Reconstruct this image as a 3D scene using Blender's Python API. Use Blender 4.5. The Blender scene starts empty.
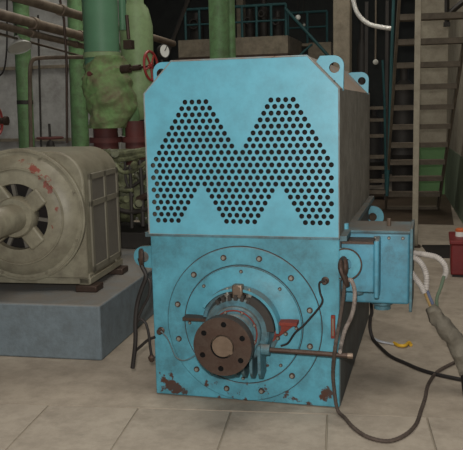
import bpy, bmesh, math, random
from math import pi, sin, cos, radians
from mathutils import Vector, Matrix, noise, geometry
random.seed(7)
S = bpy.context.scene
COL = S.collection

# ------------------------------------------------------------------ camera
F_PX = 760.0
CAM = Vector((0.953, -3.716, 1.530)); YAW, PITCH, ROLL = 0.2634, 0.15, -0.0224
fw = Vector((-sin(YAW)*cos(PITCH), cos(YAW)*cos(PITCH), -sin(PITCH)))
rt = Vector((cos(YAW), sin(YAW), 0)); up = rt.cross(fw)
rt2 = cos(ROLL)*rt + sin(ROLL)*up; up2 = -sin(ROLL)*rt + cos(ROLL)*up
cd = bpy.data.cameras.new('camera'); cam = bpy.data.objects.new('camera', cd); COL.objects.link(cam)
cd.sensor_fit = 'HORIZONTAL'; cd.sensor_width = 36.0; cd.lens = 36.0*F_PX/463.0
cd.clip_start = .05; cd.clip_end = 100
M3 = Matrix((rt2, up2, -fw)).transposed()
cam.matrix_world = Matrix.Translation(CAM) @ M3.to_4x4()
S.camera = cam

def at(px, py, Y):                      # world point at depth Y seen at this pixel of the photo
    d = fw + rt2*((px-231.5)/F_PX) - up2*((py-225)/F_PX)
    return CAM + d*((Y-CAM.y)/d.y)

# ------------------------------------------------------------------ world, lights, exposure
W = bpy.data.worlds.new('hall_air'); S.world = W; W.use_nodes = True
W.node_tree.nodes['Background'].inputs[0].default_value = (.80, .86, 1, 1)
W.node_tree.nodes['Background'].inputs[1].default_value = .08
def light(name, kind, loc, energy, color=(1,1,1), **k):
    l = bpy.data.lights.new(name, kind); l.energy = energy; l.color = color
    for a, v in k.items(): setattr(l, a, v)
    o = bpy.data.objects.new(name, l); COL.objects.link(o); o.location = loc
    return o
light('camera_flash', 'POINT', CAM + Vector((-.05, .02, .16)), 400, (1, .97, .92), shadow_soft_size=.04)
light('hall_fill', 'AREA', (.7, -.9, 6.2), 140, (1, .96, .88), shape='SQUARE', size=3.2)  # unseen overhead fill, moved across to brighten the floor at right
light('hall_fill', 'AREA', (-2.6, 4.6, 6.2), 120, (1, .96, .88), shape='SQUARE', size=2.2)  # unseen overhead fill, raised to lift the left background
light('hall_fill', 'AREA', (.9, 6.2, 6.2), 55, (1, .96, .88), shape='SQUARE', size=1.6)  # unseen overhead fill, raised to lift the far right wall
vs = S.view_settings
vs.view_transform = 'Standard'; vs.look = 'None'; vs.gamma = 1; vs.use_curve_mapping = False
vs.exposure = 0.25

# ------------------------------------------------------------------ materials
def lin(c):
    return tuple((v/255/12.92 if v/255 <= .04045 else ((v/255+.055)/1.055)**2.4) for v in c) + (1,)
def mat(name, base, c2=None, c3=None, amt2=.5, amt3=.3, s2=4, s3=9, rough=.6, metal=0, bump=.1, bs=40,
        dust=None, dustamt=.8, low=0, spec=.35, spots=(), grime=None):
    """base colour, blotches of c2, worn spots of c3 (amount grows towards the ground with low), settled dust on upward faces"""
    m = bpy.data.materials.new(name); m.use_nodes = True
    nt = m.node_tree; N = nt.nodes; L = nt.links
    b = N['Principled BSDF']; b.inputs['Roughness'].default_value = rough; b.inputs['Metallic'].default_value = metal
    b.inputs['Specular IOR Level'].default_value = spec
    tc = N.new('ShaderNodeTexCoord'); src = tc.outputs['Object']
    rgb = N.new('ShaderNodeRGB'); rgb.outputs[0].default_value = lin(base); col = rgb.outputs[0]
    def noise_n(sc, det=6, ro=.6):
        n = N.new('ShaderNodeTexNoise'); n.inputs['Scale'].default_value = sc
        n.inputs['Detail'].default_value = det; n.inputs['Roughness'].default_value = ro
        L.new(src, n.inputs['Vector']); return n.outputs['Fac']
    def mixc(fac, a, c):
        x = N.new('ShaderNodeMix'); x.data_type = 'RGBA'; L.new(fac, x.inputs['Factor']); L.new(a, x.inputs['A'])
        x.inputs['B'].default_value = lin(c); return x.outputs['Result']
    def maprange(v, a, bb, c=0, d=1):
        x = N.new('ShaderNodeMapRange'); L.new(v, x.inputs['Value'])
        for k, q in zip(('From Min', 'From Max', 'To Min', 'To Max'), (a, bb, c, d)): x.inputs[k].default_value = q
        return x.outputs[0]
    if c2: col = mixc(maprange(noise_n(s2), .35, .7, 0, amt2), col, c2)
    if c3:
        v = noise_n(s3, 8, .68)
        if low:
            sp = N.new('ShaderNodeSeparateXYZ'); L.new(src, sp.inputs[0])
            ad = N.new('ShaderNodeMath'); ad.operation = 'ADD'; L.new(v, ad.inputs[0])
            L.new(maprange(sp.outputs['Z'], 0, low, .15, 0), ad.inputs[1]); v = ad.outputs[0]
        for (x,y,z,r) in spots:
            vm = N.new('ShaderNodeVectorMath'); vm.operation='DISTANCE'; L.new(src, vm.inputs[0]); vm.inputs[1].default_value=(x,y,z)
            ad = N.new('ShaderNodeMath'); ad.operation = 'ADD'; L.new(v, ad.inputs[0])
            L.new(maprange(vm.outputs['Value'], r*.2, r, .22, 0), ad.inputs[1]); v = ad.outputs[0]
        t = .78 - amt3*.35
        col = mixc(maprange(v, t, t+.04), col, c3)
    if grime:                                # fine mottled dirt: (colour, strength, scale)
        gn = maprange(noise_n(grime[2], 10, .75), .42, .72, 0, grime[1]); col = mixc(gn, col, grime[0])
    if dust:
        g = N.new('ShaderNodeNewGeometry'); sp = N.new('ShaderNodeSeparateXYZ'); L.new(g.outputs['Normal'], sp.inputs[0])
        mu = N.new('ShaderNodeMath'); mu.operation = 'MULTIPLY'
        L.new(maprange(sp.outputs['Z'], .3, .85, 0, dustamt), mu.inputs[0]); L.new(maprange(noise_n(6), .25, .6, .5, 1), mu.inputs[1])
        col = mixc(mu.outputs[0], col, dust)
    L.new(col, b.inputs['Base Color'])
    if bump:
        bp = N.new('ShaderNodeBump'); bp.inputs['Strength'].default_value = bump; bp.inputs['Distance'].default_value = .02
        L.new(noise_n(bs, 6, .6), bp.inputs['Height']); L.new(bp.outputs[0], b.inputs['Normal'])
    return m
DUST = (104, 92, 80)
M = dict(
 blue=mat('blue_machine_paint', (96,164,184), (80,144,161), (84,72,64), .7, .11, 3.5, 26, .4, bump=.03, bs=20, dust=DUST, dustamt=.75, grime=((72,96,104),.3,9)),
 blue_low=mat('worn_blue_paint', (84,152,170), (66,122,136), (74,48,38), .8, .19, 5, 15, .42, spots=((-.43,-.89,.075,.085),(-.37,-.89,.04,.06),(.44,-.89,.085,.06),(-.2,-.92,.1,.05),(.12,-.92,.24,.07)), bump=.04, bs=24, dust=DUST, low=.25, grime=((52,66,68),.6,8)),
 blue_dirty=mat('grimy_blue_paint', (76,118,130), (72,84,84), (70,46,36), .9, .35, 6, 18, .55, bump=.08, bs=40, dust=DUST, grime=((44,36,32),.8,16)),
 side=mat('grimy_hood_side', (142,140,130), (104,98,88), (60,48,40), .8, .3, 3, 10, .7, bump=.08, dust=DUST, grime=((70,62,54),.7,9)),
 side_low=mat('dark_housing_side', (84,92,92), (64,58,52), (84,58,44), .8, .2, 4, 10, .7, bump=.1, dust=DUST),  # darker grey and brown than the hood sides
 dusty_blue=mat('dust_covered_blue', (110,150,164), (128,112,96), (110,92,76), .9, .2, 5, 12, .8, bump=.1, dust=(146,124,104), dustamt=1.3),
 edge=mat('worn_edge_highlight', (120,140,144), (120,100,86), (70,52,44), 1, .4, 12, 24, .5, 0, .1),  # worn paint colours; the paler base also stands for the edge highlight
 blue_mid=mat('mid_blue_paint', (78,142,164), (64,118,136), (70,54,46), .7, .1, 4, 20, .42, bump=.03, dust=DUST, dustamt=.9, grime=((56,60,58),.6,9)),
 hole_edge=mat('bare_cut_steel', (70,46,38), (40,28,24), rough=.7, bump=0),
 dark=mat('shaded_interior', (22,20,19), (36,26,22), rough=.85, bump=.1),  # near-black puts the shade inside openings into the colour
 rust=mat('brown_rusty_steel', (70,54,46), (48,38,34), (104,84,70), .7, .25, 8, 20, .5, .45, .12, 50, grime=((96,84,74),.5,16)),
 steel=mat('worn_bare_steel', (128,112,98), (86,70,58), rough=.42, metal=.7, bump=.06, s2=20),
 boltm=mat('dull_bolt_steel', (150,150,142), (104,90,78), rough=.45, metal=.5, bump=.05, s2=30),
 redrust=mat('red_rust', (118,46,34), (76,40,32), (72,120,136), .6, .2, 14, 24, .7, bump=.2),
 black=mat('black_rubber', (28,25,24), (50,44,40), rough=.6, bump=.05),
 rope=mat('frayed_wire_rope', (92,80,72), (48,40,36), (170,156,146), .7, .25, 30, 46, .6, .2, .5, 160),
 rope_pale=mat('worn_braided_rope', (150,140,132), (80,68,62), (190,180,172), .8, .3, 40, 60, .7, 0, .5, 160),
 beige=mat('grey_beige_motor_paint', (138,134,116), (116,110,94), (126,64,54), .7, .2, 2.2, 12, .45, spots=((.04,-.03,.885,.07),(.1,-.03,.85,.08),(.16,-.04,.8,.08),(.22,-.04,.735,.08),(.25,-.04,.68,.05),(.29,-.03,.56,.05),(.24,-.04,.45,.04)), bump=.04, bs=18, dust=(112,102,84), dustamt=.6, grime=((78,70,58),.6,9)),
 beige_side=mat('shaded_motor_frame', (118,114,100), (98,92,80), rough=.65, bump=.06),  # darker copy of the motor paint, with the side's shade in it
 beige_dark=mat('shaded_motor_panel', (106,102,94), (84,78,70), rough=.7, bump=.08),  # side panels' shade is put into this darker tone
 plinth=mat('blue_grey_painted_concrete', (112,124,130), (94,104,110), (140,138,130), .6, .05, 3, 8, .8, bump=.2, bs=30, dust=(118,112,104), dustamt=.95, grime=((86,90,90),.6,12)),
 floor=mat('worn_concrete_floor', (168,156,140), (140,129,115), (196,188,172), .75, .03, 1.6, 7, .72, bump=.12, bs=26, grime=((104,94,82),.6,6)),
 slab=mat('concrete_slab', (165,154,139), (144,133,119), (196,188,172), .7, .03, 2.1, 8, .72, bump=.12, bs=26, grime=((104,94,82),.6,6)),
 joint=mat('dirty_joint', (136,126,110), rough=.9),
 green=mat('green_pipe_paint', (104,142,94), (84,114,76), (112,92,72), .7, .1, 4, 9, .55, bump=.05, dust=DUST, grime=((78,76,58),.7,8)),
 green_teal=mat('blue_green_pipe_paint', (92,134,104), (78,114,88), (108,104,80), .7, .06, 3, 9, .5, bump=.05, dust=DUST),
 green_pale=mat('pale_green_tank_paint', (140,164,118), (116,140,98), (118,108,88), .6, .05, 3, 9, .5, bump=.05, dust=(120,108,92), grime=((98,96,74),.6,7)),
 wrap=mat('green_painted_lagging_cloth', (120,158,98), (112,104,80), (124,110,90), 1, .35, 7, 5, .72, bump=.7, bs=16, dust=(112,98,82), grime=((100,88,70),.6,9)),
 maroon=mat('red_oxide_paint', (96,50,46), (66,44,40), (110,90,78), .7, .1, 5, 12, .65, bump=.1),
 pump=mat('oily_green_casting', (122,126,94), (78,78,60), (150,150,124), .8, .12, 7, 16, .5, bump=.2, grime=((40,38,30),.95,14)),
 brownpipe=mat('dusty_brown_pipe', (118,104,90), (92,78,66), (70,52,42), .7, .1, 5, 14, .6, bump=.08, dust=(140,130,116), grime=((70,58,48),.6,10)),
 red=mat('red_handwheel_paint', (150,54,50), (104,44,40), rough=.5, bump=.05),
 wall=mat('dirty_plaster', (186,186,182), (146,144,140), (104,98,90), .8, .12, 1.6, 5, .9, bump=.15, grime=((112,108,102),.6,5)),
 wall_right=mat('pale_plaster', (168,160,142), (146,138,122), (112,104,90), .7, .06, 2.2, 8, .9, bump=.15, grime=((110,100,86),.6,7)),
 dado=mat('green_wall_paint', (104,142,92), (92,124,84), (150,150,126), .7, .1, 3, 8, .7, bump=.1),
 dado_grey=mat('grey_green_wall_paint', (116,128,106), (98,108,90), (140,140,124), .7, .1, 3, 8, .7, bump=.1),  # greyer green for the dado of the right wall
 oily=mat('oil_soaked_floor', (84,70,56), (64,54,44), (110,98,84), .8, .1, 3, 9, .7, bump=.1),
 conc=mat('grey_brown_concrete', (146,136,118), (118,110,96), (92,84,74), .8, .1, 3, 8, .9, bump=.2, grime=((86,78,68),.7,7)),
 darkwall=mat('dark_wall', (60,62,60), (40,42,42), rough=.9),  # dark greys of the far wall
 teal=mat('dark_teal_railing_paint', (44,84,86), (34,58,60), rough=.55, bump=.03),
 stair=mat('dull_brown_steel', (110,100,86), (82,74,64), rough=.7, metal=.1, bump=.08, dust=(116,104,90), grime=((64,56,48),.7,12)),
 darksteel=mat('dark_machine_steel', (58,54,50), (40,38,36), (88,74,60), .7, .1, rough=.6, metal=.2),
 enamel=mat('grey_enamel', (178,178,170), (140,136,128), rough=.4),
 hose=mat('white_corrugated_conduit', (176,170,164), (112,104,98), rough=.6, s2=30),
 sleeve=mat('dusty_grey_sleeve', (110,104,92), (68,64,58), rough=.8, bump=.5, bs=30),
 yellow=mat('yellow_plastic', (206,164,46), (170,130,40), rough=.5),
 ywire=mat('ochre_wire', (150,124,80), rough=.6), bwire=mat('blue_wire', (88,96,118), rough=.6), gwire=mat('green_wire', (88,102,84), rough=.6),
 cellophane=mat('pale_plastic_scrap', (170,172,176), (150,152,158), rough=.3),
 chrome=mat('bright_metal_duct', (235,232,226), rough=.22, metal=.4, bump=.5, bs=60),
 white=mat('white_dial', (222,222,214), rough=.5), redbox=mat('dark_red_painted_box', (116,34,34), (74,26,26), rough=.5),
 orange=mat('orange_lid', (190,96,50), rough=.5), ceil=mat('dark_ceiling', (46,46,46), (30,30,30), rough=.95),  # ceiling in two dark greys
)

# ------------------------------------------------------------------ mesh helpers
ORG = {}
def empty(name, loc=(0,0,0), rotz=0):
    o = bpy.data.objects.new(name, None); COL.objects.link(o)
    o.empty_display_size = .1; o.location = loc; o.rotation_euler = (0,0,rotz)
    ORG[o] = Vector((0,0,0)) if rotz else Vector(loc)
    return o
def tag(o, label, cat, group=None, kind=None):
    o['label'] = label; o['category'] = cat
    if group: o['group'] = group
    if kind: o['kind'] = kind
    return o
def struct(o):
    o['kind'] = 'structure'; return o
def basis(ax):
    ax = Vector(ax).normalized()
    t = Vector((0,0,1)) if abs(ax.z) < .9 else Vector((1,0,0))
    u = ax.cross(t).normalized(); return ax, u, ax.cross(u)
def spline(pts, n=8):
    pts = [Vector(p) for p in pts]; out = []
    q = [pts[0]*2-pts[1]] + pts + [pts[-1]*2-pts[-2]]
    for i in range(1, len(q)-2):
        a, b, c, d = q[i-1:i+3]
        for k in range(n):
            t = k/n
            out.append(.5*((2*b)+(c-a)*t+(2*a-5*b+4*c-d)*t*t+(3*b-a-3*c+d)*t**3))
    return out+[pts[-1]]
class MB:
    def __init__(s): s.v=[]; s.f=[]; s.m=[]; s.mi=0
    def add(s, vs, fs):
        o=len(s.v); s.v+= [Vector(p) for p in vs]; s.f+=[tuple(i+o for i in f) for f in fs]; s.m+=[s.mi]*len(fs); return s
    def box(s, x0,x1,y0,y1,z0,z1, R=None, c=None):
        vs=[Vector((x,y,z)) for x in (x0,x1) for y in (y0,y1) for z in (z0,z1)]
        if R is not None: vs=[R@(p-c)+c for p in vs]
        return s.add(vs, [(0,1,3,2),(4,6,7,5),(0,4,5,1),(2,3,7,6),(0,2,6,4),(1,5,7,3)])
    def lathe(s, prof, org, ax, n=24, cap0=True, cap1=True):
        ax,u,w=basis(ax); org=Vector(org); vs=[]; fs=[]
        for a,r in prof:
            for k in range(n):
                t=2*pi*k/n; vs.append(org+ax*a+(u*cos(t)+w*sin(t))*r)
        for i in range(len(prof)-1):
            for k in range(n):
                k2=(k+1)%n; fs.append((i*n+k,i*n+k2,(i+1)*n+k2,(i+1)*n+k))
        if cap0 and prof[0][1]>1e-6: fs.append(tuple(range(n))[::-1])
        if cap1 and prof[-1][1]>1e-6: fs.append(tuple(range((len(prof)-1)*n,len(prof)*n)))
        return s.add(vs,fs)
    def cyl(s,p0,p1,r,r1=None,n=14):
        p0=Vector(p0);p1=Vector(p1);d=p1-p0
        return s.lathe([(0,r),(d.length,r if r1 is None else r1)],p0,d,n)
    def tube(s,path,r,n=8,ring=None):
        path=[Vector(p) for p in path]; vs=[];fs=[]; u=None
        for i,p in enumerate(path):
            d=(path[min(i+1,len(path)-1)]-path[max(i-1,0)]).normalized()
            if u is None: _,u,_w=basis(d)
            u=(u-d*u.dot(d)).normalized(); w=d.cross(u)
            rr=r(i/(len(path)-1)) if callable(r) else r
            if ring: rr*=1+ring*(i%2)
            for k in range(n):
                t=2*pi*k/n; vs.append(p+(u*cos(t)+w*sin(t))*rr)
        for i in range(len(path)-1):
            for k in range(n):
                k2=(k+1)%n; fs.append((i*n+k,i*n+k2,(i+1)*n+k2,(i+1)*n+k))
        fs.append(tuple(range(n))[::-1]); fs.append(tuple(range((len(path)-1)*n,len(path)*n)))
        return s.add(vs,fs)
    def torus(s,c,ax,R,r,n=28,m=8,a0=0,a1=2*pi):
        ax,u,w=basis(ax);c=Vector(c);vs=[];fs=[];full=abs(a1-a0-2*pi)<1e-6;cnt=n if full else n+1
        for i in range(cnt):
            t=a0+(a1-a0)*i/n;d=u*cos(t)+w*sin(t)
            for k in range(m):
                q=2*pi*k/m;vs.append(c+d*(R+r*cos(q))+ax*r*sin(q))
        for i in range(n):
            j=(i+1)%cnt
            for k in range(m):
                k2=(k+1)%m;fs.append((i*m+k,j*m+k,j*m+k2,i*m+k2))
        return s.add(vs,fs)
    def prism(s,poly,org,u,w,ext):                      # poly in the (u,w) plane at org, extruded by ext
        org=Vector(org);u=Vector(u);w=Vector(w);ext=Vector(ext);n=len(poly)
        a=[org+u*x+w*y for x,y in poly];fs=[tuple(range(n))[::-1],tuple(range(n,2*n))]
        fs+=[(i,(i+1)%n,(i+1)%n+n,i+n) for i in range(n)]
        return s.add(a+[p+ext for p in a],fs)
    def plate(s,outline,holes,org,u,w,ext,n=10,edge=0): # flat plate with round holes (x,y,r); hole walls take material index edge
        org=Vector(org);u=Vector(u);w=Vector(w);ext=Vector(ext)
        pts=[Vector(p) for p in outline];ed=[(i,(i+1)%len(pts)) for i in range(len(pts))];rings=[]
        for x,y,r in holes:
            o=len(pts);pts+=[Vector((x+r*cos(2*pi*k/n),y+r*sin(2*pi*k/n))) for k in range(n)]
            ed+=[(o+k,o+(k+1)%n) for k in range(n)];rings.append(o)
        vo,eo,fo,*_=geometry.delaunay_2d_cdt(pts,ed,[],1,1e-6)
        cell={}
        for x,y,r in holes: cell.setdefault((round(x,1),round(y,1)),[]).append((x,y,r))
        keep=[]
        for f in fo:
            c=sum((vo[i] for i in f),Vector((0,0)))/len(f)
            kx,ky=round(c.x,1),round(c.y,1);hit=False
            for dx in (-.1,0,.1):
                for dy in (-.1,0,.1):
                    for x,y,r in cell.get((round(kx+dx,1),round(ky+dy,1)),()):
                        if (c.x-x)**2+(c.y-y)**2<(r*.98)**2: hit=True
            if not hit: keep.append(tuple(f))
        nv=len(vo);base=[org+u*p.x+w*p.y for p in vo]
        s.add(base+[p+ext for p in base],[f for f in keep]+[tuple(i+nv for i in f[::-1]) for f in keep])
        a=[org+u*p[0]+w*p[1] for p in outline];k=len(a)
        s.add(a+[p+ext for p in a],[(i,i+k,(i+1)%k+k,(i+1)%k) for i in range(k)])
        mi=s.mi;s.mi=edge
        for x,y,r in holes:
            ring=[org+u*(x+r*cos(2*pi*q/n))+w*(y+r*sin(2*pi*q/n)) for q in range(n)]
            s.add(ring+[p+ext for p in ring],[(q,(q+1)%n,(q+1)%n+n,q+n) for q in range(n)])
        s.mi=mi
        return s
    def build(s,name,m,parent=None,bevel=0,ang=35,m2=None,segs=2):
        org=ORG[parent] if parent else Vector((0,0,0))
        me=bpy.data.meshes.new(name);me.from_pydata([p-org for p in s.v],[],s.f);me.validate()
        me.materials.append(M[m] if isinstance(m,str) else m)
        if m2: me.materials.append(M[m2]);
        if len(me.polygons)==len(s.m):
            me.polygons.foreach_set('material_index',s.m)
        me.polygons.foreach_set('use_smooth',[True]*len(me.polygons));me.set_sharp_from_angle(angle=radians(ang))
        bm=bmesh.new();bm.from_mesh(me);bmesh.ops.recalc_face_normals(bm,faces=bm.faces);bm.to_mesh(me);bm.free()
        o=bpy.data.objects.new(name,me);COL.objects.link(o);ORG[o]=org
        if parent: o.parent=parent
        if bevel:
            b=o.modifiers.new('bevel','BEVEL');b.width=bevel;b.segments=segs;b.limit_method='ANGLE';b.angle_limit=radians(40)
        return o
def thing(name,loc,label,cat,group=None,rotz=0):
    return tag(empty(name,loc,rotz),label,cat,group)
def inst(mesh_obj,name,parent,loc,rot=None):             # another copy of a part, sharing its mesh
    o=bpy.data.objects.new(name,mesh_obj.data);COL.objects.link(o);o.parent=parent
    o.location=Vector(loc)-ORG[parent] if parent else loc; ORG[o]=Vector(loc)
    if rot is not None: o.rotation_euler=rot
    return o
def bolts(parent,pts,r=.011,h=.014,m='boltm',name='bolt',ax=(0,-1,0)):
    a,u,w=basis(ax)
    mb=MB(); mb.lathe([(0,r*1.25),(.004,r*1.25),(.004,r*.9)],(0,0,0),ax,10); mb.mi=1; mb.lathe([(.002,r*.8),(h,r*.8),(h+.002,r*.6)],(0,0,0),ax,6)
    first=None
    for p in pts:
        if first is None:
            first=mb.build(name,'rust' if m=='boltm' else m,m2=m); first.parent=parent; first.location=Vector(p)-ORG[parent]; ORG[first]=Vector(p)
        else: inst(first,name,parent,p)
PARTS=[]
# ------------------------------------------------------------------ the hall
fl=MB().add([(-12,-6,-.006),(8,-6,-.006),(8,16,-.006),(-12,16,-.006)],[(0,1,2,3)]).build('floor','joint'); struct(fl)
TH=radians(7); su=Vector((cos(TH),sin(TH),0)); sw=Vector((-sin(TH),cos(TH),0)); so=Vector((-.037,-.125,0))
rear=MB(); a=so-su*9+sw*.004; b=so+su*7+sw*.004
rear.prism([(0,0),(16,0),(16,15),(0,15)],a+Vector((0,0,-.018)),su,sw,(0,0,.018))
rear.build('concrete_screed','floor',fl)
first=None
for i in range(-5,5):
    for j in range(3):
        p=so+su*(0.490*i)-sw*(1.25*(j+1))
        if first is None:
            first=MB().prism([(.002,.002),(.485,.002),(.485,1.247),(.002,1.247)],(0,0,-.018),su,sw,(0,0,.018)).build('slab','slab',fl,bevel=.002)
            first.location=p; continue
        o=inst(first,'slab',fl,p+Vector((0,0,random.uniform(-.0015,.0012))))
        b_=o.modifiers.new('bevel','BEVEL'); b_.width=.002; b_.segments=1

MB().box(-3,1.2,6.4,9.9,.0,.004).build('oily_floor_strip','oily',fl)
def wallbox(name,m,*a): return struct(MB().box(*a).build(name,m))
wl=wallbox('wall_left','wall',-10,-3.85,7.5,7.7,0,7)
for z in (1.1,2.25,3.4):                                # thin ledges added for the dark bands of pipe shadow on the wall
    MB().box(-9.9,-3.9,7.44,7.5,z,z+.05).build('pipe_shade_band','conc',wl)
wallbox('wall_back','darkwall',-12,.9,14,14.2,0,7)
wr0=Vector((1.13,9.9,0)); wr1=Vector((1.44,4.4,0)); dr=(wr1-wr0).normalized(); nr=Vector((dr.y,-dr.x,0)).normalized(); nr=nr if nr.x>0 else -nr
w=struct(MB().prism([(0,0),((wr1-wr0).length,0),((wr1-wr0).length,7),(0,7)],wr0,dr,(0,0,1),nr*.2).build('wall_right','wall_right'))
MB().prism([(0,0),((wr1-wr0).length,0),((wr1-wr0).length,.85),(0,.85)],wr0-nr*.006,dr,(0,0,1),nr*.006).build('green_dado','dado_grey',w)
w=wallbox('wall_end','wall_right',at(417,100,9.9).x,1.3,9.9,10.1,0,7)
MB().box(at(417,100,9.9).x,1.12,9.893,9.9,0,.85).build('green_dado','dado',w)
wallbox('wall_side','wall_right',1.66,6,4.4,4.6,0,7)
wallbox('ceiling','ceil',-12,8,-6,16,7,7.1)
for k,(px,Y) in enumerate(((341.5,7.0),(240,12.4))):
    p=at(px,30,Y); hw=.115 if k==0 else .075
    t=tag(MB().box(p.x-hw,p.x+hw,Y,Y+.26,0,7).build('concrete_column','conc',bevel=.012),
      ('pale concrete column rising behind the lifting lugs of the blue motor','thin pale concrete column behind the mezzanine railing')[k],'column')

# ------------------------------------------------------------------ the blue motor
mo=thing('electric_motor',(0,0.9,0),'large blue electric motor with a perforated hood and rusty shaft coupling','motor')
ZB,ZC,ZT,CH,DEP=.892,1.623,1.782,.153,1.79
hous=MB().box(-.5,.5,.012,DEP,.006,ZB-.004).build('housing','blue_low',mo,bevel=.006)
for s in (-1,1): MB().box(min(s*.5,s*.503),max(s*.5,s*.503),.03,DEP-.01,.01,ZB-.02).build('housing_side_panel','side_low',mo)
pitch=1/26.95; rp=pitch*.862; zrow=ZB+.075; holes=[]
for k in range(1,21):
    z=zrow+(20-k)*rp; par=0 if k%2 else .5; n=26 if k%2 else 25
    for c in range(n):
        x=c+par
        if k<=11:
            e=(k-1)/2; ok=(5-e<=x<=8+e) or (17-e<=x<=20+e)
        else: ok=True
        if k>=15:
            q=(k-15)/2; ok=ok and not (7-q<=x<=7+q or 18-q<=x<=18+q)
        if ok: holes.append(((x-12.5)*pitch-.001,z,pitch*.352))
out=[(-.5,ZB),(.5,ZB),(.5,ZC),(.5-CH,ZT),(-.5+CH,ZT),(-.5,ZC)]
pn=MB().plate(out,holes,(0,0,0),(1,0,0),(0,0,1),(0,.007,0),n=12,edge=1).build('perforated_front_panel','blue',mo,m2='hole_edge')
MB().box(-.47,.47,.09,.1,ZB+.03,ZC+.04).build('dark_backing','dark',mo)  # dark sheet added so the holes read as deep shade
for s in (-1,1):
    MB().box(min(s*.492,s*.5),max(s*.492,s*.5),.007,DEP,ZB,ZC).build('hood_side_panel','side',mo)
    MB().prism([(s*.5,ZC),(s*(.5-CH),ZT),(s*(.5-CH),ZT-.01),(s*.49,ZC)],(0,.007,0),(1,0,0),(0,0,1),(0,DEP-.007,0)).build('chamfer_panel','dusty_blue',mo)
    # edge angle along hood base
    MB().box(min(s*.5,s*.535),max(s*.5,s*.535),.03,DEP,ZB-.02,ZB+.006).build('hood_ledge','blue_dirty',mo)
MB().box(-.5+CH,.5-CH,.007,DEP,ZT-.008,ZT).build('hood_top_panel','blue',mo)
MB().plate(out,[],(0,DEP-.006,0),(1,0,0),(0,0,1),(0,.006,0)).build('hood_back_panel','side',mo)
MB().box(-.5,.5,-.004,.02,ZB-.01,ZB+.002).build('hood_seam_strip','blue_dirty',mo)
for s in (-1,1):                                        # lifting lugs in the chamfered corners
    for Y in (.16,1.62):
        cx,cz,rr=.455,ZT-.055-(.022 if Y>1 else 0),.05
        o=[(.5-CH+.02,ZT-.022),(.5-CH+.04,cz+.012+rr)]+[(cx+rr*cos(t),cz+.012+rr*sin(t)) for t in [pi/2-i*pi/12 for i in range(7)]]+[(.502,ZC-.01)]
        MB().plate([(s*x,z) for x,z in (o if s<0 else o[::-1])],[(s*(cx+.004),cz+.002,.027)],(0,Y,0),(1,0,0),(0,0,1),(0,.03,0),n=18,edge=1).build('lifting_lug','blue',mo,m2='hole_edge')
MB().tube([Vector((x,.002,z)) for x,z in out+[out[0]]],.0045,6).build('hood_edge_bead','edge',mo)
# end shield
ZA=.424
MB().lathe([(0,.412),(.012,.412),(.015,.408),(.015,.4),(.015,.322),(.012,.318),(.012,.312),(.024,.31),(.03,.26),(.045,.2),(.045,.1)],(0,.012,ZA),(0,-1,0),72).build('end_shield','blue_low',mo,ang=25)
MB().torus((0,.008,ZA),(0,1,0),.413,.0032,72,6).build('end_shield_seam','rust',mo)
MB().torus((0,-.001,ZA),(0,1,0),.3165,.0022,72,6).build('inner_seam','rust',mo)
bolts(mo,[(.365*sin(t),-.003,ZA+.365*cos(t)) for t in [radians(15+30*i) for i in range(12)]],.013,.012)
bolts(mo,[(.285*sin(t),-.012,ZA+.285*cos(t)) for t in [radians(0+45*i) for i in range(8)]],.008,.009)
# bearing housing
ZS=.43
bh=MB().lathe([(0,.205),(.03,.205),(.035,.2),(.035,.185),(.06,.172),(.11,.168),(.118,.16),(.118,.13)],(0,-.02,ZS),(0,-1,0),48).build('bearing_housing','blue_dirty',mo,ang=30)
cap=MB().lathe([(0,.132),(.03,.132),(.036,.126),(.036,.1),(.05,.09),(.055,.05)],(0,-.135,ZS),(0,-1,0),40).build('bearing_cap','blue_dirty',mo,ang=30)
MB().torus((0,-.172,ZS),(0,1,0),.115,.004,40,6).build('cap_seam','redrust',mo)
bolts(mo,[(.112*sin(t),-.168,ZS+.112*cos(t)) for t in [radians(22+45*i) for i in range(8)]],.008,.01)
for i in range(7):                                      # cooling fins below the bearing
    x=-.126+.042*i
    top=ZS-math.sqrt(max(.0,.17**2-x*x))*.5
    MB().prism([(-.185,top),(-.05,top),(-.05,.2),(-.12,.185),(-.16,.2),(-.185,.23)],(x-.007,0,0),(0,1,0),(0,0,1),(.014,0,0)).build('cooling_fin','blue_dirty',mo)
for i in range(6):                                      # short ribs over the crown
    t=radians(-32+11*i); c=Vector((sin(t),0,cos(t))); tt=Vector((cos(t),0,-sin(t)))
    MB().prism([(-.009,.16),(.009,.16),(.007,.186),(-.007,.186)],(0,-.15,ZS),tt,c,(0,.05,0)).build('crown_rib','darksteel',mo)
def sector(a0,a1,r0,r1,n=14):
    A=[radians(a0+(a1-a0)*k/n) for k in range(n+1)]
    return [(r1*sin(t),r1*cos(t)) for t in A]+[(r0*sin(t),r0*cos(t)) for t in A[::-1]]
MB().prism(sector(24,88,.158,.196),(0,-.142,ZS),(1,0,0),(0,0,1),(0,.09,0)).build('crown_band','darksteel',mo)
MB().prism(sector(-58,92,.2,.214,24),(0,-.12,ZS),(1,0,0),(0,0,1),(0,.075,0)).build('crown_rim','blue_low',mo)
for s in (-1,1):                                        # split line flange and brackets
    MB().box(min(s*.165,s*.3),max(s*.165,s*.3),-.09,-.02,.456,.472).build('split_flange','rust' if s<0 else 'redrust',mo)
MB().prism([(.17,.455),(.285,.455),(.17,.36)],(0,-.06,0),(1,0,0),(0,0,1),(0,.015,0)).build('rusty_bracket','redrust',mo)
bolts(mo,[(.2,-.075,.43),(.24,-.068,.41),(.2,-.07,.385)],.009,.012)
gb=MB().box(-.02,.035,-.135,-.085,.595,.665).build('grease_cup','steel',mo,bevel=.008)
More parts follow.
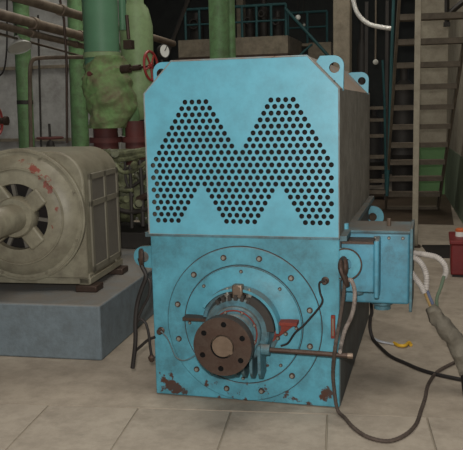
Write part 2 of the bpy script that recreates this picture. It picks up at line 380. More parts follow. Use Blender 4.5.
for x in (-.05,.065): MB().cyl((x,-.11,.58),(x,-.11,.645),.008,n=10).cyl((x,-.11,.6),(x,-.11,.615),.015,n=6).build('stud','boltm',mo)
# shaft and coupling
MB().lathe([(0,.06),(.26,.06)],(0,-.12,ZS),(0,-1,0),28).build('shaft','steel',mo)
cp=MB(); n=40
cp.plate([(.142*cos(2*pi*k/n),.142*sin(2*pi*k/n)) for k in range(n)],[(.108*sin(radians(60*i+5)),.108*cos(radians(60*i+5)),.0135) for i in range(6)]+[(0,0,.058)],(0,-.4,ZS),(1,0,0),(0,0,1),(0,.06,0),n=22,edge=1)
cp.lathe([(0,.095),(.1,.085)],(0,-.34,ZS),(0,1,0),32)
cpo=cp.build('coupling_hub','rust',mo,m2='dark',bevel=0)
MB().lathe([(0,.054),(.044,.054),(.05,.05)],(0,-.348,ZS),(0,-1,0),28).build('shaft_end','steel',cpo)
MB().box(.03,.05,-.4,-.345,ZS-.035,ZS-.015).build('shaft_key','steel',cpo)
# lever rod
rod=MB().tube([(.15,-.15,.347),(.36,-.15,.345),(.575,-.152,.342)],.0125,12).build('lever_rod','rust',mo)
MB().cyl((.12,-.15,.347),(.175,-.15,.347),.027,n=16).build('rod_collar','blue_dirty',rod)
MB().cyl((.56,-.152,.342),(.585,-.1525,.342),.015,n=12).build('rod_tip','steel',rod)
# plate slot, knobs, instrument wires
q=at(333,327,0)
MB().box(q.x-.011,q.x+.011,-.004,.014,q.z-.06,q.z+.06).build('plate_frame','redrust',mo,bevel=.003)
MB().box(q.x-.005,q.x+.005,-.006,.0,q.z-.045,q.z+.045).build('plate_face','steel',mo)
def onface(px,py,Y=-.012): return at(px,py,Y)
for (px,py) in ((325,281),(160.5,331)):
    p=onface(px,py,0); MB().lathe([(0,.02),(.006,.02),(.01,.012),(.03,.012),(.034,.016),(.042,.012)],(p.x,.014,p.z),(0,-1,0),12).build('wire_terminal','rust',mo)
MB().tube(spline([onface(*p,Y=-.03) for p in ((325,281),(319.5,283),(320,292),(322.5,301),(318,309),(304,325),(295,333),(288,343),(281,346))]),.0055,8).build('sensor_wire','black',mo)
MB().tube(spline([onface(*p,Y=-.03) for p in ((161,331),(167,338),(171,346),(176,357),(184,360.5),(194,356),(204,347))]),.004,8).build('sensor_wire','blue_dirty',mo)
# lifting trunnions
for (x,Y,z,s) in ((.53,.03,.757,1),(-.545,.03,.765,-1),(.53,1.72,.757,1)):
    o=[(s*(.5-abs(x))-s*.04,-.085)]+[(.078*s*cos(t) if s>0 else -.078*cos(t),.078*sin(t)) for t in [-pi/2*.95+i*pi*.95/14 for i in range(15)]]+[(s*(.5-abs(x))-s*.04,.085)]
    if s<0: o=[(p[0]*.72,p[1]*.72) for p in o][::-1]
    MB().plate(o,[(0,0,.03)],(x,Y-.012,z),(1,0,0),(0,0,1),(0,.03,0),n=18,edge=1).build('lifting_eye','blue_low',mo,m2='hole_edge')
MB().torus((.53,.018,.757),(0,1,0),.079,.004,30,6).build('eye_rim','rust',mo)
# terminal boxes on the right
tb=MB().box(.49,.835,.225,.54,.51,.885).build('terminal_box','blue_mid',mo,bevel=.012,segs=3)
MB().box(.5,.85,.215,.55,.885,.9).build('terminal_box_lid','blue_dirty',tb,bevel=.003)
MB().box(.835,.85,.21,.555,.475,.912).build('side_flange','blue_dirty',tb,bevel=.003)
bolts(tb,[(.66+.07*i,.225,.86) for i in range(3)],.007,.008,'boltm')
MB().cyl((.72,.38,.9),(.72,.38,.94),.012,n=10).build('lid_stud','steel',tb)
MB().lathe([(0,.06),(.03,.06),(.04,.045),(.06,.045)],(.69,.36,.51),(0,0,-1),18).build('cable_gland','blue_dirty',tb)
sb=MB().box(.49,.665,.09,.225,.6,.85).build('bushing_box','blue_mid',mo,bevel=.006)
MB().box(.665,.69,.065,.222,.575,.872).build('bushing_flange','blue_mid',sb,bevel=.008)
MB().box(.5,.66,.085,.225,.85,.862).build('bushing_lid','rust',sb)
MB().lathe([(0,.028),(.02,.028),(.025,.02)],(.58,.15,.6),(0,0,-1),14).build('drain_plug','blue_dirty',sb)
MB().cyl((.505,.25,.72),(.505,.25,.93),.016).build('vent_pipe','blue',mo)

# conduits leaving the terminal box
Yh=.40
def P(*l,Y=Yh,n=8): return spline([at(px,py,Y) for px,py in l],n)
for k,l in enumerate((((411,252.5),(418,253.5),(428,255),(437,257.5),(444,264),(446,272),(444,278)),((411,256),(418,260),(423.5,267),(426.5,277),(426,290)),((411,272),(416,279),(421,286),(424.5,293)))):
    Y=(.42,.38,.36)[k]
    t=tag(MB().tube(P(*l,Y=Y,n=10),.0135,10,ring=.22).build('flexible_conduit','hose'),
      ('white flexible conduit arching furthest out from the blue terminal box','white flexible conduit bending down between the arched conduit and the terminal box','short white flexible conduit lowest on the terminal box side')[k],'conduit','conduits at the terminal box')
for k,(m,l) in enumerate((('ywire',((424,290),(428,300),(433,312))),('bwire',((426,288),(430,298),(435,309))),('gwire',((444,276),(441,287),(437,298),(437,309))))):
    tag(MB().tube(P(*l,Y=.39),.009,8).build('core_wire',m),('ochre wire core entering the grey cable sleeve','blue wire core entering the grey cable sleeve','green wire core hanging from the arched conduit')[k],'wire','cores of the supply cable')
sl=P((431,306),(435,314),(441,323),(449,333),(457,345),(463,358),(468,372),Y=.33,n=7)
sv=MB().tube(sl,lambda t:.028+.02*min(1,t*3)+.004*sin(t*16)-.012*max(0,t-.6),14)
sv.v=[p+Vector((noise.noise(p*22),noise.noise(p*22+Vector((5,1,2))),noise.noise(p*22+Vector((9,4,7)))))*.02 for p in sv.v]
tag(sv.build('cable_sleeve','sleeve',ang=60),'crumpled dusty grey sleeve wrapped around the thick supply cable','sleeve')
tag(MB().tube(spline([sl[-3],sl[-1]+Vector((.0,-.0,-.05)),at(471,400,.33),at(482,420,.4)]),.034,12).build('supply_cable','black'),'thick dark cable emerging below the dusty grey sleeve','cable')

# ropes and cables
g=.009
sh=thing('shackle_rope',(.53,0,.7),'frayed steel rope shackled to the right lifting eye, curving over the floor','rope')
MB().tube(spline([(.53,.05,.79),(.515,.0,.775),(.515,-.03,.745),(.535,-.03,.69),(.54,-.02,.66)]),.017,10).torus((.53,-.02,.755),(1,.3,0),.034,.013,20,8).build('shackle','rust',sh)
def F(px,py,z=.012):
    d=fw+rt2*((px-231.5)/F_PX)-up2*((py-225)/F_PX); return CAM+d*((z-CAM.z)/d.z)
rp_=[(.53,-.03,.69)]+[at(*p) for p in ((343.5,295,-.03),(340,318,-.03),(335.5,345,-.175),(333,370,-.1),(334,388,-.06))]+[Vector((.50,-.07,.03))]+[F(*p) for p in ((345,418),(354,428),(368,437),(388,441),(405,435),(416,424),(421,410),(425,398),(428,385),(436,373),(449,365),(463,359),(480,352))]
MB().tube(spline(rp_,10),g,8,ring=.14).build('long_strand','rope',sh)
MB().tube(spline([(.54,-.02,.68)]+[at(*p) for p in ((351,280,-.03),(354.5,290,-.03),(354,305,-.03),(351,317,-.03),(345,330,-.03),(341,345,-.03),(340,352,-.175))],10),.0095,8,ring=.2).build('short_strand','rope_pale',sh)
lr=thing('rubber_sling',(-.56,0,.5),'black rubber sling hanging in loops from the left lifting eye','sling')
MB().torus((-.55,0.0,.765),(1,.35,0),.036,.014,20,8).build('ring',"rust",lr)
MB().tube(spline([at(*p,-.02) for p in ((139.5,258),(142,266),(146,276),(142,288),(137.5,303),(135.5,320),(135.5,338),(134.5,352),(132.5,368))],8),.0125,8).build('long_strand','black',lr)
MB().tube(spline([at(*p,-.01) for p in ((146,276),(150,282),(149,295),(143,307),(137,320),(136,323),(140,319),(145.5,323),(148.5,333),(150,345),(151.5,356))],8),.008,8).build('loop_strand','black',lr)
MB().tube(spline([at(*p,-.0) for p in ((135,351),(141,346),(148,340),(155,337))],8),.008,8).build('cross_strand','black',lr)
MB().lathe([(0,.01),(.012,.02),(.03,.016),(.04,.006)],at(151.5,355,-.01),(0,0,-1),10).build('end_knot','rust',lr)
tag(MB().tube(spline([(.505,1.25,.6),at(371.5,306,1.25),at(370.3,318,1.25),at(370,328,1.25)]+[F(*p) for p in ((373,339),(380,347),(391,356.5),(405,363),(420,369.5),(437,374.5),(463,380),(480,384))],10),.0115,8).build('floor_cable','black'),'smooth black cable running from under the terminal box across the floor','cable')
p=F(403,345); tp=MB()
tp.tube(spline([F(394,343,.012),F(399,345.5,.014),F(405,345.5,.016),F(409,342.5,.014),F(411,345,.012)]),.011,8)
tag(tp.build('plastic_tag','yellow'),'small yellow plastic tag lying on the floor by the black cable','tag')
sc=[F(372,338,.004),F(380,341,.012),F(387,343,.006),F(394,344,.01)]
m_=MB(); pth=spline(sc,4)
m_.tube(pth,.013,8)
m_.v=[Vector((p.x,p.y,max(.003,.004+(p.z-.0)*.5)))for p in m_.v]
tag(m_.build('plastic_scrap','cellophane'),'pale crumpled plastic scrap on the floor beside the yellow tag','scrap')

# ------------------------------------------------------------------ plinth and grey motor on the left
RZ=.062
pl=MB(); pc=Vector((-1.034,.478,0))
du=Vector((cos(RZ),sin(RZ),0)); dv=Vector((-sin(RZ),cos(RZ),0))
pl.prism([(-3.2,0),(0,0),(0,2.7),(-3.2,2.7)],pc,du,dv,(0,0,.354))
tag(pl.build('concrete_plinth','plinth',bevel=.012),'blue grey painted concrete plinth carrying the beige motor','plinth')
gm=thing('plinth_motor',(-1.68,.70,.354),'grey beige round-ended electric motor bolted on the concrete plinth','motor',rotz=.085)
ORG[gm]=Vector((0,0,0))
zc=.518; R=.43
def arch(w,h0,h1,r,n=8):
    o=[(-w,h0),(w,h0)]
    for k in range(n+1):
        t=k*pi/2/n; o.append((w-r+r*cos(t),h1-r+r*sin(t)))
    for k in range(n+1):
        t=pi/2+k*pi/2/n; o.append((-w+r+r*cos(t),h1-r+r*sin(t)))
    return o
MB().prism(arch(.432,.09,.935,.2),(0,.06,0),(1,0,0),(0,0,1),(0,.70,0)).build('motor_frame','beige',gm,bevel=.012)
MB().lathe([(0,R+.012),(.03,R+.012),(.034,R+.006),(.034,R-.03),(.05,R-.045),(.085,R-.1),(.1,.25),(.1,.218),(.06,.212)],(0,.06,zc),(0,-1,0),64,cap0=False,cap1=False).build('end_bell','beige',gm,ang=28)
MB().torus((0,.026,zc),(0,1,0),R-.005,.006,64,6).build('bell_lip','beige',gm)
MB().torus((0,-.03,zc),(0,1,0),.315,.008,64,6).build('bell_step','beige',gm)
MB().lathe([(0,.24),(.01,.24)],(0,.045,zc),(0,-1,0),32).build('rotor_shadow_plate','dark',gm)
MB().lathe([(0,.12),(.06,.138),(.12,.134),(.14,.124),(.14,.09)],(0,.05,zc),(0,-1,0),40).build('bearing_hub','beige',gm,ang=30)
MB().lathe([(0,.092),(.41,.092),(.43,.082)],(0,0,zc),(0,-1,0),32).build('shaft','beige',gm)
for k in range(4):
    t=radians(38+90*k); R_=Matrix.Rotation(-t,3,'Y')
    MB().box(-.058,.058,-.06,.0,zc+.1,zc+.235,R_,Vector((0,0,zc))).build('spoke','beige',gm,bevel=.012)
for k in range(10):
    t=radians(36*k+10); R_=Matrix.Rotation(-t,3,'Y')
    MB().box(-.012,.012,.005,.03,zc+.13,zc+.225,R_,Vector((0,0,zc))).build('fan_blade','beige_dark',gm)
bolts(gm,[(.412*sin(t),.024,zc+.412*cos(t)) for t in [radians(22.5+45*i) for i in range(8)]],.011,.012,'beige')
for s in (-1,1):                                        # side covers: a small and a tall recessed panel in frames
    x0,x1=(.432,.447) if s>0 else (-.447,-.432)
    for (y0,y1,z0,z1) in ((.14,.72,.12,.16),(.14,.72,.56,.6),(.14,.72,.74,.78),(.14,.18,.12,.78),(.42,.46,.12,.78),(.68,.72,.12,.78)):
        MB().box(x0,x1,y0,y1,z0,z1).build('panel_frame','beige_side',gm,bevel=.003)
    for y0,y1 in ((.18,.42),(.46,.68)):
        for z0,z1 in ((.16,.56),(.6,.74)):
            MB().box(x0*.998 if s>0 else x0+.008,x1-.008 if s>0 else x1*.998,y0,y1,z0,z1).build('side_cover','beige_dark',gm)
    for y0 in (.05,.6):
        MB().box(s*.46-.12,s*.46+.03,y0,y0+.14,.0,.045).build('foot','rust',gm,bevel=.008)
        MB().box(s*.46-.1,s*.46-.02,y0+.02,y0+.12,.045,.12).build('foot_web','beige',gm,bevel=.008)
MB().box(-.445,.445,.07,.75,.05,.095).build('base_flange','beige',gm,bevel=.006)

# ------------------------------------------------------------------ pipes and valves at left
def vpipe(name,m,px,py,Y,r,z0,z1,label,cat='pipe',n=24,extra=None,group=None):
    p=at(px,py,Y); t=thing(name,(p.x,Y,z0),label,cat,group)
    k_=-.022; lean=lambda z: p.x+k_*(p.z-z)
    MB().cyl((lean(z0),Y,z0),(lean(z1),Y,z1),r,n=n).build('pipe_wall',m,t)
    if extra: extra(t,p,lean)
    return t
def bands(zs,r,m='rust',h=.05):
    def f(t,p,lean):
        for z in zs: MB().cyl((lean(z),p.y,z),(lean(z+h),p.y,z+h),r,n=20).build('clamp_band',m,t)
    return f
Yp=5.0
vpipe('green_riser','green',24,80,Yp,.098,0,5,'slim green riser pipe at far left behind the lamp shade',extra=bands((1.66,2.9),.102,'darksteel'),group='green risers')
vpipe('green_riser','green',79,100,6.2,.122,0,5,'worn green riser pipe between the thin bent pipe and the wrapped valve',extra=bands((1.55,2.3),.096,'rust',.03),group='green risers')
# large pipe entering the wrapped valve
Yw=3.0
P0=at(101.5,40,Yw); zt=at(101,57,Yw).z; zb=at(105,128,Yw).z; zw=zb
bp=thing('wrapped_valve_pipe',(P0.x,Yw,0),'thick blue green pipe running down into a cloth wrapped green valve','pipe')
MB().cyl((P0.x,Yw,zt-.1),(P0.x,Yw,5),.165,n=36).build('pipe_wall','green_teal',bp)
MB().lathe([(0,.165),(.0,.175),(.045,.175),(.05,.165)],(P0.x,Yw,zt-.01),(0,0,1),36).build('pipe_collar','green_pale',bp)
wr=MB(); prof=[]
H=zt-zb
for i in range(41):
    t=i/40; prof.append((t*H,.172+.035*sin(pi*min(1,(1-t)/.8))))
wr.lathe(prof,(P0.x+.02,Yw,zb),(0,0,1),72)
def crumple(p,c):
    d=p-c; d.z=0; n_=d.normalized()
    k=noise.fractal(Vector((p.x*3+p.z*4,p.y*3,p.z*3-p.x*4)),1,2,4)*.026-.05*abs(noise.noise(Vector((p.x*5+p.z*4,p.y*4,(p.z-p.x)*9))))+.02+.008*sin((p.z-p.x*.9)*38+5*noise.noise(p*4))
    bulge=.09*max(0,d.normalized().x)*math.exp(-((p.z-(zb+H*.35))/.2)**2)
    return p+n_*(k+bulge)
wr.v=[crumple(p,Vector((P0.x+.02,Yw,p.z))) for p in wr.v]
wr.build('lagging_cloth','wrap',bp,ang=50)
kn=at(92,74,Yw-.25); MB().lathe([(0,.008),(.05,.008),(.05,.022),(.065,.022)],kn,(0,-1,.0),12).build('test_cock','maroon',bp)
for (px,w_) in ((106,.13),(135,.1)):                     # oxide red supports
    q=at(px,140,Yw+.05); tag(MB().lathe([(0,w_*1.25),(.03,w_*1.25),(.03,w_*.85),(.32,w_*.8),(.45,w_*.8),(.45,w_*1.15),(.49,w_*1.15)] if 0 else [(0,w_*1.0),(.55,w_*.92),(.55,w_*1.2),(.6,w_*1.2),(.6,w_*.9),(zb+.06-.7,w_*.9)],(q.x,Yw+.05,.7),(0,0,1),24).build('pump_nozzle','maroon'),
       'red oxide pump nozzle directly under the cloth wrapped valve' if px==106 else 'narrower red oxide pump nozzle beside the blue hood','nozzle','pump nozzles')
eb=[at(*p,Yw+.1) for p in ((118,100),(125,104),(130,112),(131,124),(131,136))]
MB().tube(spline(eb,6),.085,18).build('bypass_elbow','green',bp)
# pale tank behind
Yt=3.5; P1=at(137,50,Yt); zt1=at(137,3,Yt).z
tk=thing('green_tank',(P1.x,Yt,.9),'pale green pressure vessel with rounded shoulder beside the thick pipe','vessel')
zl=at(137,120,Yt).z
MB().lathe([(0,.03),(.02,.08),(.12,.13),(.25,.155),(zt1-zl-.22,.165),(zt1-zl-.06,.13),(zt1-zl,.085),(zt1-zl+.5,.085)],(P1.x,Yt,zl),(0,0,1),32).build('vessel_shell','green_pale',tk,ang=50)
sp_=at(122.5,36,Yw-.02)
MB().tube([(sp_.x,Yw+.1,sp_.z+.2),(sp_.x+.01,Yw+.1,sp_.z-.02)],.018,8).box(sp_.x-.03,sp_.x+.05,Yw+.06,Yw+.14,sp_.z-.11,sp_.z-.03).build('level_gauge','rust',tk)
MB().tube([at(122,0,Yw+.2),at(123,30,Yw+.2)],.035,10).build('standpipe','green_teal',tk)
# red handwheel valve
def wheel(name,c,ax,R,r,label,m='red',spokes=5,stem=.25,stem_m='rust',cat='handwheel',sd=1):
    c=Vector(c);a,u,w_=basis(ax);t=thing(name,c,label,cat)
    MB().torus(c,ax,R,r,32,8).build('rim',m,t)
    MB().lathe([(-.02,r*2),(.02,r*2)],c,ax,12).build('hub',m,t)
    for k in range(spokes):
        q=2*pi*k/spokes+.3; MB().cyl(c,c+(u*cos(q)+w_*sin(q))*R,r*.75,n=6).build('spoke',m,t)
    MB().cyl(c-a*.03*sd,c+a*stem*sd,r*.9,n=8).cyl(c+a*stem*.35*sd,c+a*stem*.6*sd,r*2.2,n=12).cyl(c+a*stem*.7*sd,c+a*stem*1.0*sd,r*3.2,n=12).build('stem',stem_m,t)
    return t
c=at(151,66,2.75)
wheel('valve_handwheel',c,(-.98,.12,-.06),.128,.012,'red spoked handwheel on a stem beside the blue hood corner',stem=.3)
wheel('valve_handwheel',at(-4,121,3.4),(.99,.13,0),.15,.015,'red handwheel cut off by the left picture edge',stem=.13)
c=at(50,138,3.6)
v=thing('floor_valve',(c.x,3.6,.9),'dark valve with a flat rusty handwheel behind the beige motor','valve')
MB().torus((c.x,3.6,c.z+.0),(0,0,1),.13,.013,28,8).build('rim','maroon',v)
for k in range(4): MB().cyl((c.x,3.6,c.z),(c.x+.13*cos(k*pi/2+.4),3.6+.13*sin(k*pi/2+.4),c.z),.009,n=6).build('spoke','maroon',v)
MB().cyl((c.x,3.6,c.z-.1),(c.x,3.6,c.z+.15),.014,n=8).build('stem','darksteel',v)
MB().lathe([(0,.09),(.3,.09),(.38,.05),(.45,.03)],(c.x,3.6,c.z-.48),(0,0,1),16).build('bonnet','darksteel',v)
# pressure gauge
c=at(161.5,51.5,2.9)
ga=thing('pressure_gauge',c,'round pressure gauge with a white dial on a thin pipe','gauge')
ax=Vector((.88,-.47,.05))
MB().lathe([(0,.055),(.04,.064),(.045,.064),(.045,.056),(.035,.055)],c,ax,28).build('case','darksteel',ga)
MB().lathe([(0,.056),(.004,.056)],Vector(c)+ax.normalized()*.038,ax,28).build('dial','white',ga)
n_=ax.normalized(); MB().cyl(Vector(c)+n_*.044,Vector(c)+n_*.044+Vector((.02,.01,.045)),.004,n=6).build('needle','black',ga)
MB().tube(spline([Vector(c)+Vector((0,0,-.07)),Vector(c)+Vector((-.01,0,-.25)),Vector(c)+Vector((-.05,.02,-.5)),Vector(c)+Vector((-.15,.06,-.62)),Vector((P1.x,Yt-.14,c.z-.68))]),.012,8).build('gauge_pipe','darksteel',ga)
# thin bent pipe
tag(MB().tube(spline([at(31,150,4.0),at(30.5,120,4.0),at(30,90,4.0),at(30,72,4.0),at(31.5,62,4.0),at(37,58.5,4.0),at(55,57.5,4.0),at(86,57,3.9)],6),.022,10).build('bent_pipe','brownpipe'),'thin brown pipe bent from upright to level left of the wrapped valve','pipe')
tag(MB().tube([at(38,15,4.6),at(39,60,4.6),at(41,142,4.6),at(41,142,4.6)*1-Vector((0,0,at(41,142,4.6).z))],.012,8).build('conduit_drop','darksteel'),'thin dark conduit hanging beside the slim far left riser','conduit')
tag(MB().tube([at(60,0,3.9),at(64,20,3.9),at(66.5,60,3.9),at(67,143,3.9)],.014,8).build('thin_riser','rust'),'thin rusty upright pipe next to the worn green riser','pipe')
tag(MB().tube(spline([at(7,0,3.4),at(7,35,3.4),at(6,58,3.4),at(3,72,3.4),at(-4,78,3.4)]),.009,8).build('hanging_wire','black'),'black wire sagging at the top left corner','wire')
# overhead pipe rack running away along the hall
for k,(pa,pb,r,lab) in enumerate((((27,0),(84,17),.046,'uppermost brown overhead pipe at top left'),((0,14.5),(85,37),.05,'thickest brown overhead pipe, second from the top'),((0,25.5),(84,46.5),.034,'slimmer brown overhead pipe just below the thickest one'),((0,34),(70,53),.012,'thin pale conduit under the three brown overhead pipes'))):
    a=at(*pa,2.6); d=fw+rt2*((pb[0]-231.5)/F_PX)-up2*((pb[1]-225)/F_PX); b=CAM+d*((a.z-CAM.z)/d.z); dd=(b-a).normalized()
    s0=a-dd*2.5; s1=a+dd*((7.45-a.y)/dd.y)
    t=thing('overhead_pipe',s0,lab,'pipe','overhead pipes at the left')
    MB().cyl(s0,s1,r,n=16).build('pipe_wall','brownpipe' if k<3 else 'steel',t)
    if k<3:
        for q in (.75,2.1): 
            c=a+dd*q; MB().lathe([(-.05,r*1.25),(.05,r*1.25)],c,dd,16).build('coupling','brownpipe',t)
# lamp
c=at(20,48,3.05)
la=thing('lamp_shade',c,'grey enamel dish lamp hanging under the overhead pipes','lamp')
ax=Vector((-.40,.22,.9)).normalized()
MB().lathe([(0,.12),(.012,.118),(.04,.09),(.06,.05),(.075,.03),(.12,.03)],c,ax,32,cap0=False).build('shade','enamel',la,ang=50)
MB().lathe([(0,.112),(.004,.112)],Vector(c)+ax*.008,ax,32).build('lens','enamel',la)
MB().tube([Vector(c)+ax*.11,Vector(c)+ax*.11+Vector((-.02,.03,.17))],.01,8).build('stem','darksteel',la)
# the pump between plinth motor and blue motor
pc=at(122,185,2.6)
pu=thing('pump',(pc.x,2.6,.354),'oily green pump with flanges and small piping behind the plinth','pump')
MB().lathe([(-.5,.06),(-.34,.06),(-.34,.2),(-.3,.2),(-.28,.16),(-.15,.24),(.1,.26),(.2,.2),(.22,.16),(.22,.27),(.27,.27),(.27,.12),(.42,.1),(.42,.16),(.46,.16),(.46,.05),(.8,.05)],(pc.x-.05,2.65,.80),(1,.1,0),28).build('casing','pump',pu,ang=30)
MB().box(pc.x-.4,pc.x+.5,2.35,2.95,.354,.5).build('bed_plate','darksteel',pu,bevel=.01)
MB().box(pc.x-.5,pc.x+.6,2.3,2.4,1.17,1.22).build('bracket_beam','pump',pu)
for k in range(9):
    t=2*pi*k/9; MB().cyl((pc.x-.05+.2,2.65+.235*cos(t),.80+.235*sin(t)),(pc.x-.05+.3,2.66+.235*cos(t),.80+.235*sin(t)),.014,n=6).build('flange_bolt','boltm',pu)
for l,r,m in ((((112,150),(118,168),(130,172),(150,160)),.02,'pump'),(((108,165),(115,160),(131,158),(152,152)),.025,'pump'),(((120,172),(128,168),(146,160)),.012,'darksteel'),(((130,165),(131,190),(132,228)),.016,'darksteel'),(((112,186),(124,190),(133,190)),.02,'pump'),(((122,190),(133,186),(147,175),(155,172)),.014,'darksteel'),(((138,200),(146,196),(156,196)),.03,'rust'),(((108,152),(122,154),(150,150)),.03,'pump'),(((116,170),(117,200),(118,228)),.014,'rust'),(((125,160),(126,180),(133,196)),.012,'darksteel'),(((140,160),(142,190),(143,226)),.018,'darksteel'),(((110,206),(130,212),(152,208)),.02,'darksteel')):
    MB().tube(spline([at(*p,2.25) for p in l],5),r,8).build('small_pipe',m,pu)
for (px,py,r) in ((113,158,.036),(137,160,.03),(118,178,.03),(128,190,.03),(144,185,.034),(124,166,.024),(140,174,.026),(120,200,.03),(136,206,.032)):
    MB().lathe([(0,r),(.03,r),(.03,r*.6),(.09,r*.6),(.09,r),(.12,r)],at(px,py,2.3),(random.uniform(-1,1),random.uniform(-.9,.1),random.uniform(-.4,1)),12).build('valve_body','pump',pu)
pb_=at(150,226,1.9); tag(MB().box(pb_.x-.8,pb_.x+.35,2.0,2.28,0,.33).build('dark_sill','conc',bevel=.01),'low dusty concrete sill behind the left side of the blue motor','sill')

# ------------------------------------------------------------------ centre background
Ym=10.0
def zat(px,py,Y): return at(px,py,Y).z
a=at(178,45,Ym); b=at(288,45,Ym); zt=zat(250,37,Ym); zb_=zat(250,55,Ym)
mz=thing('mezzanine',(a.x,Ym,zb_),'raised concrete platform edge beyond the blue motor','platform')
MB().box(a.x,b.x,Ym,Ym+1.45,zb_,zt).build('slab_edge','conc',mz,bevel=.01)
MB().box(a.x,b.x,Ym-.02,Ym+.06,zb_-.07,zb_).build('rusty_bearer','rust',mz)
def rail(name,xa,xb,Y,z0,z1,label,n,group='teal railings',mids=(.5,)):
    t=thing(name,(xa,Y,z0),label,'railing',group)
    MB().cyl((xa,Y,z1),(xb,Y,z1),.026,n=8).build('top_rail','teal',t)
    for q in mids: MB().cyl((xa,Y,z0+(z1-z0)*q),(xb,Y,z0+(z1-z0)*q),.018,n=8).build('mid_rail','teal',t)
    for k in range(n):
        x=xa+(xb-xa)*k/(n-1); MB().cyl((x,Y,z0),(x,Y,z1),.024,n=8).build('post','teal',t)
    return t
za=at(184,38,Ym).x
rail('railing',at(184,30,Ym).x,at(285,30,Ym).x,Ym+.1,zt,zat(235,6,Ym),'teal railing along the front of the concrete platform',8)
rail('railing',at(288,30,11.6).x,at(327,30,11.6).x,11.6,zat(300,44,11.6),zat(300,12.5,11.6),'short teal railing right of the platform, farther back',3,mids=(.52,))
# short stair handrail falling to the right
tag(MB().cyl(at(285,8,Ym),at(332,60,Ym),.028,n=8).cyl(at(298,57,Ym),at(312,44,Ym),.02,n=8).build('stair_handrail','teal'),'sloping dark handrail falling from the platform towards the column','handrail')
a=at(308,44,11.4); b=at(331,44,11.4); zr=zat(300,44,11.6); tag(MB().box(a.x,b.x,11.4,11.75,0,zr).box(at(287,44,11.6).x,a.x,11.5,11.75,zr-.06,zr).build('low_concrete_wall','conc',bevel=.01),'short concrete block behind the sloping handrail','block')
for k,(px,py,Y,r) in enumerate(((298,17.5,10.2,.05),(304,25,10.4,.03))):
    p=at(px,py,Y); t=thing('globe_lamp',p,('small white globe lamp by the sloping handrail','dull globe lamp just below the white one')[k],'lamp','globe lamps')
    MB().lathe([(-r,.004),(-r*.86,r*.5),(-r*.5,r*.86),(0,r),(r*.5,r*.86),(r*.86,r*.5),(r,.004)],p,(0,0,1),16).build('globe','white' if k==0 else 'enamel',t,ang=80)
    MB().cyl(p,p+Vector((0,0,4)),.006,n=6).build('cord','black',t)
# dark plant on the mezzanine
for k,(px,w_,h_) in enumerate(((250,.13,.62),(264,.12,.8),(278,.13,.55),(197,.2,.6))):
    p=at(px,30,11.0); t=thing('dark_machine',(p.x,11.0,zt),('dark machine on the platform left of the tallest one','tallest dark machine on the platform','dark machine beside the right end of the platform','dark machine at the left end of the platform','dark machine beyond the short railing')[k],'machine','machines on the platform')
    z0=zt
    MB().lathe([(0,w_),(.1,w_),(.1,w_*.7),(h_*.6,w_*.7),(h_*.7,w_*.9),(h_*.8,w_*.5),(h_,w_*.4)],(p.x,11.0,z0),(0,0,1),14).build('body','darksteel',t)
    MB().torus((p.x,10.8,z0+h_*.62),(0,1,0),w_*.45,.02,16,6).build('handwheel','darksteel',t)
# central green pipe with companion
p=at(219,30,4.5)
t=thing('tall_green_pipe',(p.x,4.5,0),'tall green pipe standing directly behind the blue hood','pipe')
MB().cyl((p.x,4.5,0),(p.x,4.5,5.5),.108,n=28).build('pipe_wall','green',t)
p2=at(231,30,4.62); tag(MB().cyl((p2.x,4.62,0),(p2.x,4.62,5.5),.048,n=16).build('thin_green_pipe','green'),'thinner dark green pipe pressed against the tall green pipe','pipe')
# roof beams
tag(MB().cyl(at(165,60,9),at(280,-240,9),.035,n=4).build('steel_brace','darksteel'),'dark steel brace rising right beside the gauge','brace')

# ------------------------------------------------------------------ right background
bx,by,wd,th,run,rise,z0=.2575,7.905,.736,.107,.26,.251,.028
tu=Vector((cos(th),sin(th),0)); tn=Vector((sin(th),-cos(th),0)); B0=Vector((bx,by,z0))
st=thing('steel_stair',(bx,by,0),'steep dull brown steel stair with open treads beside the pale wall','stair')
first=None
for k in range(0,16):
    p=B0+tn*run*k+Vector((0,0,rise*k))
    if first is None:
        first=MB().prism([(0,-.09),(wd,-.09),(wd,.09),(0,.09)],(0,0,-.055),tu,tn,(0,0,.065)).build('tread','stair'); first.parent=st; first.location=p-ORG[st]; ORG[first]=p
    else: inst(first,'tread',st,p)
for s,off in ((0,-.03),(wd,0)):
    a=B0+tu*(s+off)-Vector((0,0,.03)); e=a+tn*run*16+Vector((0,0,rise*16)); dz=Vector((0,0,.1))
    MB().add([a-dz*.5,a+dz*.9,e+dz*.9,e-dz*.5]+[q+tu*.03 for q in (a-dz*.5,a+dz*.9,e+dz*.9,e-dz*.5)],[(0,1,2,3),(7,6,5,4),(0,4,5,1),(1,5,6,2),(2,6,7,3),(3,7,4,0)]).build('stringer','stair',st)
p=at(415.5,200,4.75)
po=thing('steel_post',(p.x,4.75,0),'tall yellowish grey steel post standing in front of the stair','post')
MB().box(p.x-.032,p.x+.032,4.72,4.78,.0,6).build('post_shaft','wall_right',po,bevel=.006)
MB().box(p.x-.06,p.x+.06,4.68,4.81,.0,.015).build('foot_plate','rust',po)
# brace at top right
a=at(446,24,6.2); 
tag(MB().cyl(at(447,22,6.2),at(447,-20,6.2),.03,n=4).cyl(at(446,16,6.2),at(470,-4,6.2),.035,n=4).box(a.x-.03,a.x+.05,6.16,6.24,a.z-.03,a.z+.02).build('wall_bracket','darksteel'),'dark steel bracket at the top right above the stair','bracket')
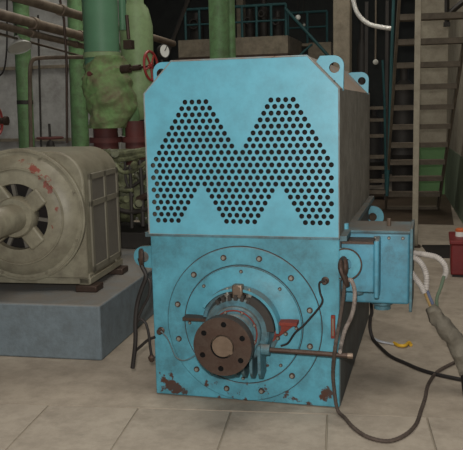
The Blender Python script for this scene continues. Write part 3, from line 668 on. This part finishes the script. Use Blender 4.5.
# teal uprights and rack behind the motor
tag(MB().tube([at(394,-10,7.2),at(391.5,60,7.2),at(389.5,140,7.2),at(387,196,7.2)],.022,8).build('teal_upright','teal'),'slim teal upright just left of the stair','upright','teal uprights')
tag(MB().tube([at(382.5,60,7.6),at(384.5,100,7.6),at(386,190,7.6)],.018,8).build('teal_upright','teal'),'shorter slim teal upright left of the long one','upright','teal uprights')
rk=thing('far_rack',(at(378,190,9).x,9,0),'dim far rack of level bars seen past the hood side','rack')
xa,xb=at(366,150,9).x,at(386,150,9).x
for y in (108,120,136,157,168,181,192):
    z=zat(376,y,9); MB().box(xa,xb,8.97,9.2,z-.025,z+.025).build('shelf_bar','stair',rk)
for x in (xa,xb): MB().box(x-.025,x+.025,9,9.06,0,3.2).build('upright','darksteel',rk)
# bright duct arc
tag(MB().tube(spline([at(353,-14,6.6),at(353.5,0,6.6),at(356,10,6.6),at(361,18,6.6),at(369,24,6.6),at(380,27,6.6),at(391,28.5,6.6)],8),.028,10,ring=.1).build('bright_duct','chrome'),'bright ribbed metal duct curving beside the concrete column','duct')
c=at(375.5,62,6.9)
sg=thing('hanging_disc',c,'small pale disc hanging on a thin rod behind the rear lifting lug','disc')
MB().lathe([(0,.036),(.012,.036),(.02,.02)],c,(.2,-1,0),20).build('disc','enamel',sg)
MB().cyl(Vector(c),Vector(c)+Vector((0,0,.9)),.012,n=8).build('rod','stair',sg)
for k,(px,py,w_,h_) in enumerate(((362,60,.10,2.6),(374,140,.16,1.3),(404,100,.2,1.9))):
    p=at(px,py,(10.5,11.6,10.5)[k]); tag(MB().lathe([(0,w_),(h_*.3,w_),(h_*.35,w_*1.2),(h_*.4,w_),(h_,w_*.9),(h_*1.05,w_*.4),(h_*1.2,w_*.4)],(p.x,p.y,0),(0,0,1),16).build('dark_vessel','darksteel'),('dark narrow vessel right of the concrete column','dark vessel seen past the hood side','dark vessel behind the stair treads')[k],'vessel','dark vessels in the far hall')
# red box with can
a=at(451,276,3.35)
rb=thing('red_box',(1.25,3.4,0),'dark red metal box on the floor at the right edge','box')
MB().box(1.105,1.6,3.25,3.75,.02,.3).build('box_body','redbox',rb,bevel=.012)
MB().box(1.09,1.615,3.235,3.765,.3,.335).build('box_lid','redbox',rb,bevel=.008)
MB().box(1.12,1.58,3.27,3.73,0,.02).build('skid','black',rb)
c=Vector((1.19,3.5,.335))
cn=thing('tin_can',c,'small tin with an orange lid on top of the red box','tin')
MB().lathe([(0,.045),(.045,.045)],c,(0,0,1),20).build('can_body','white',cn)
MB().lathe([(.045,.047),(.065,.047),(.075,.03)],c,(0,0,1),20).build('can_lid','orange',cn)
p0=F(433,250); tag(MB().prism([(0,0),(.3,.05),(.24,.75),(-.1,.7)],(p0.x-.02,p0.y-.4,.0),(1,0,0),(0,1,0),(0,0,.012)).build('floor_plate','black'),'black flat plate lying on the floor beside the red box','plate')
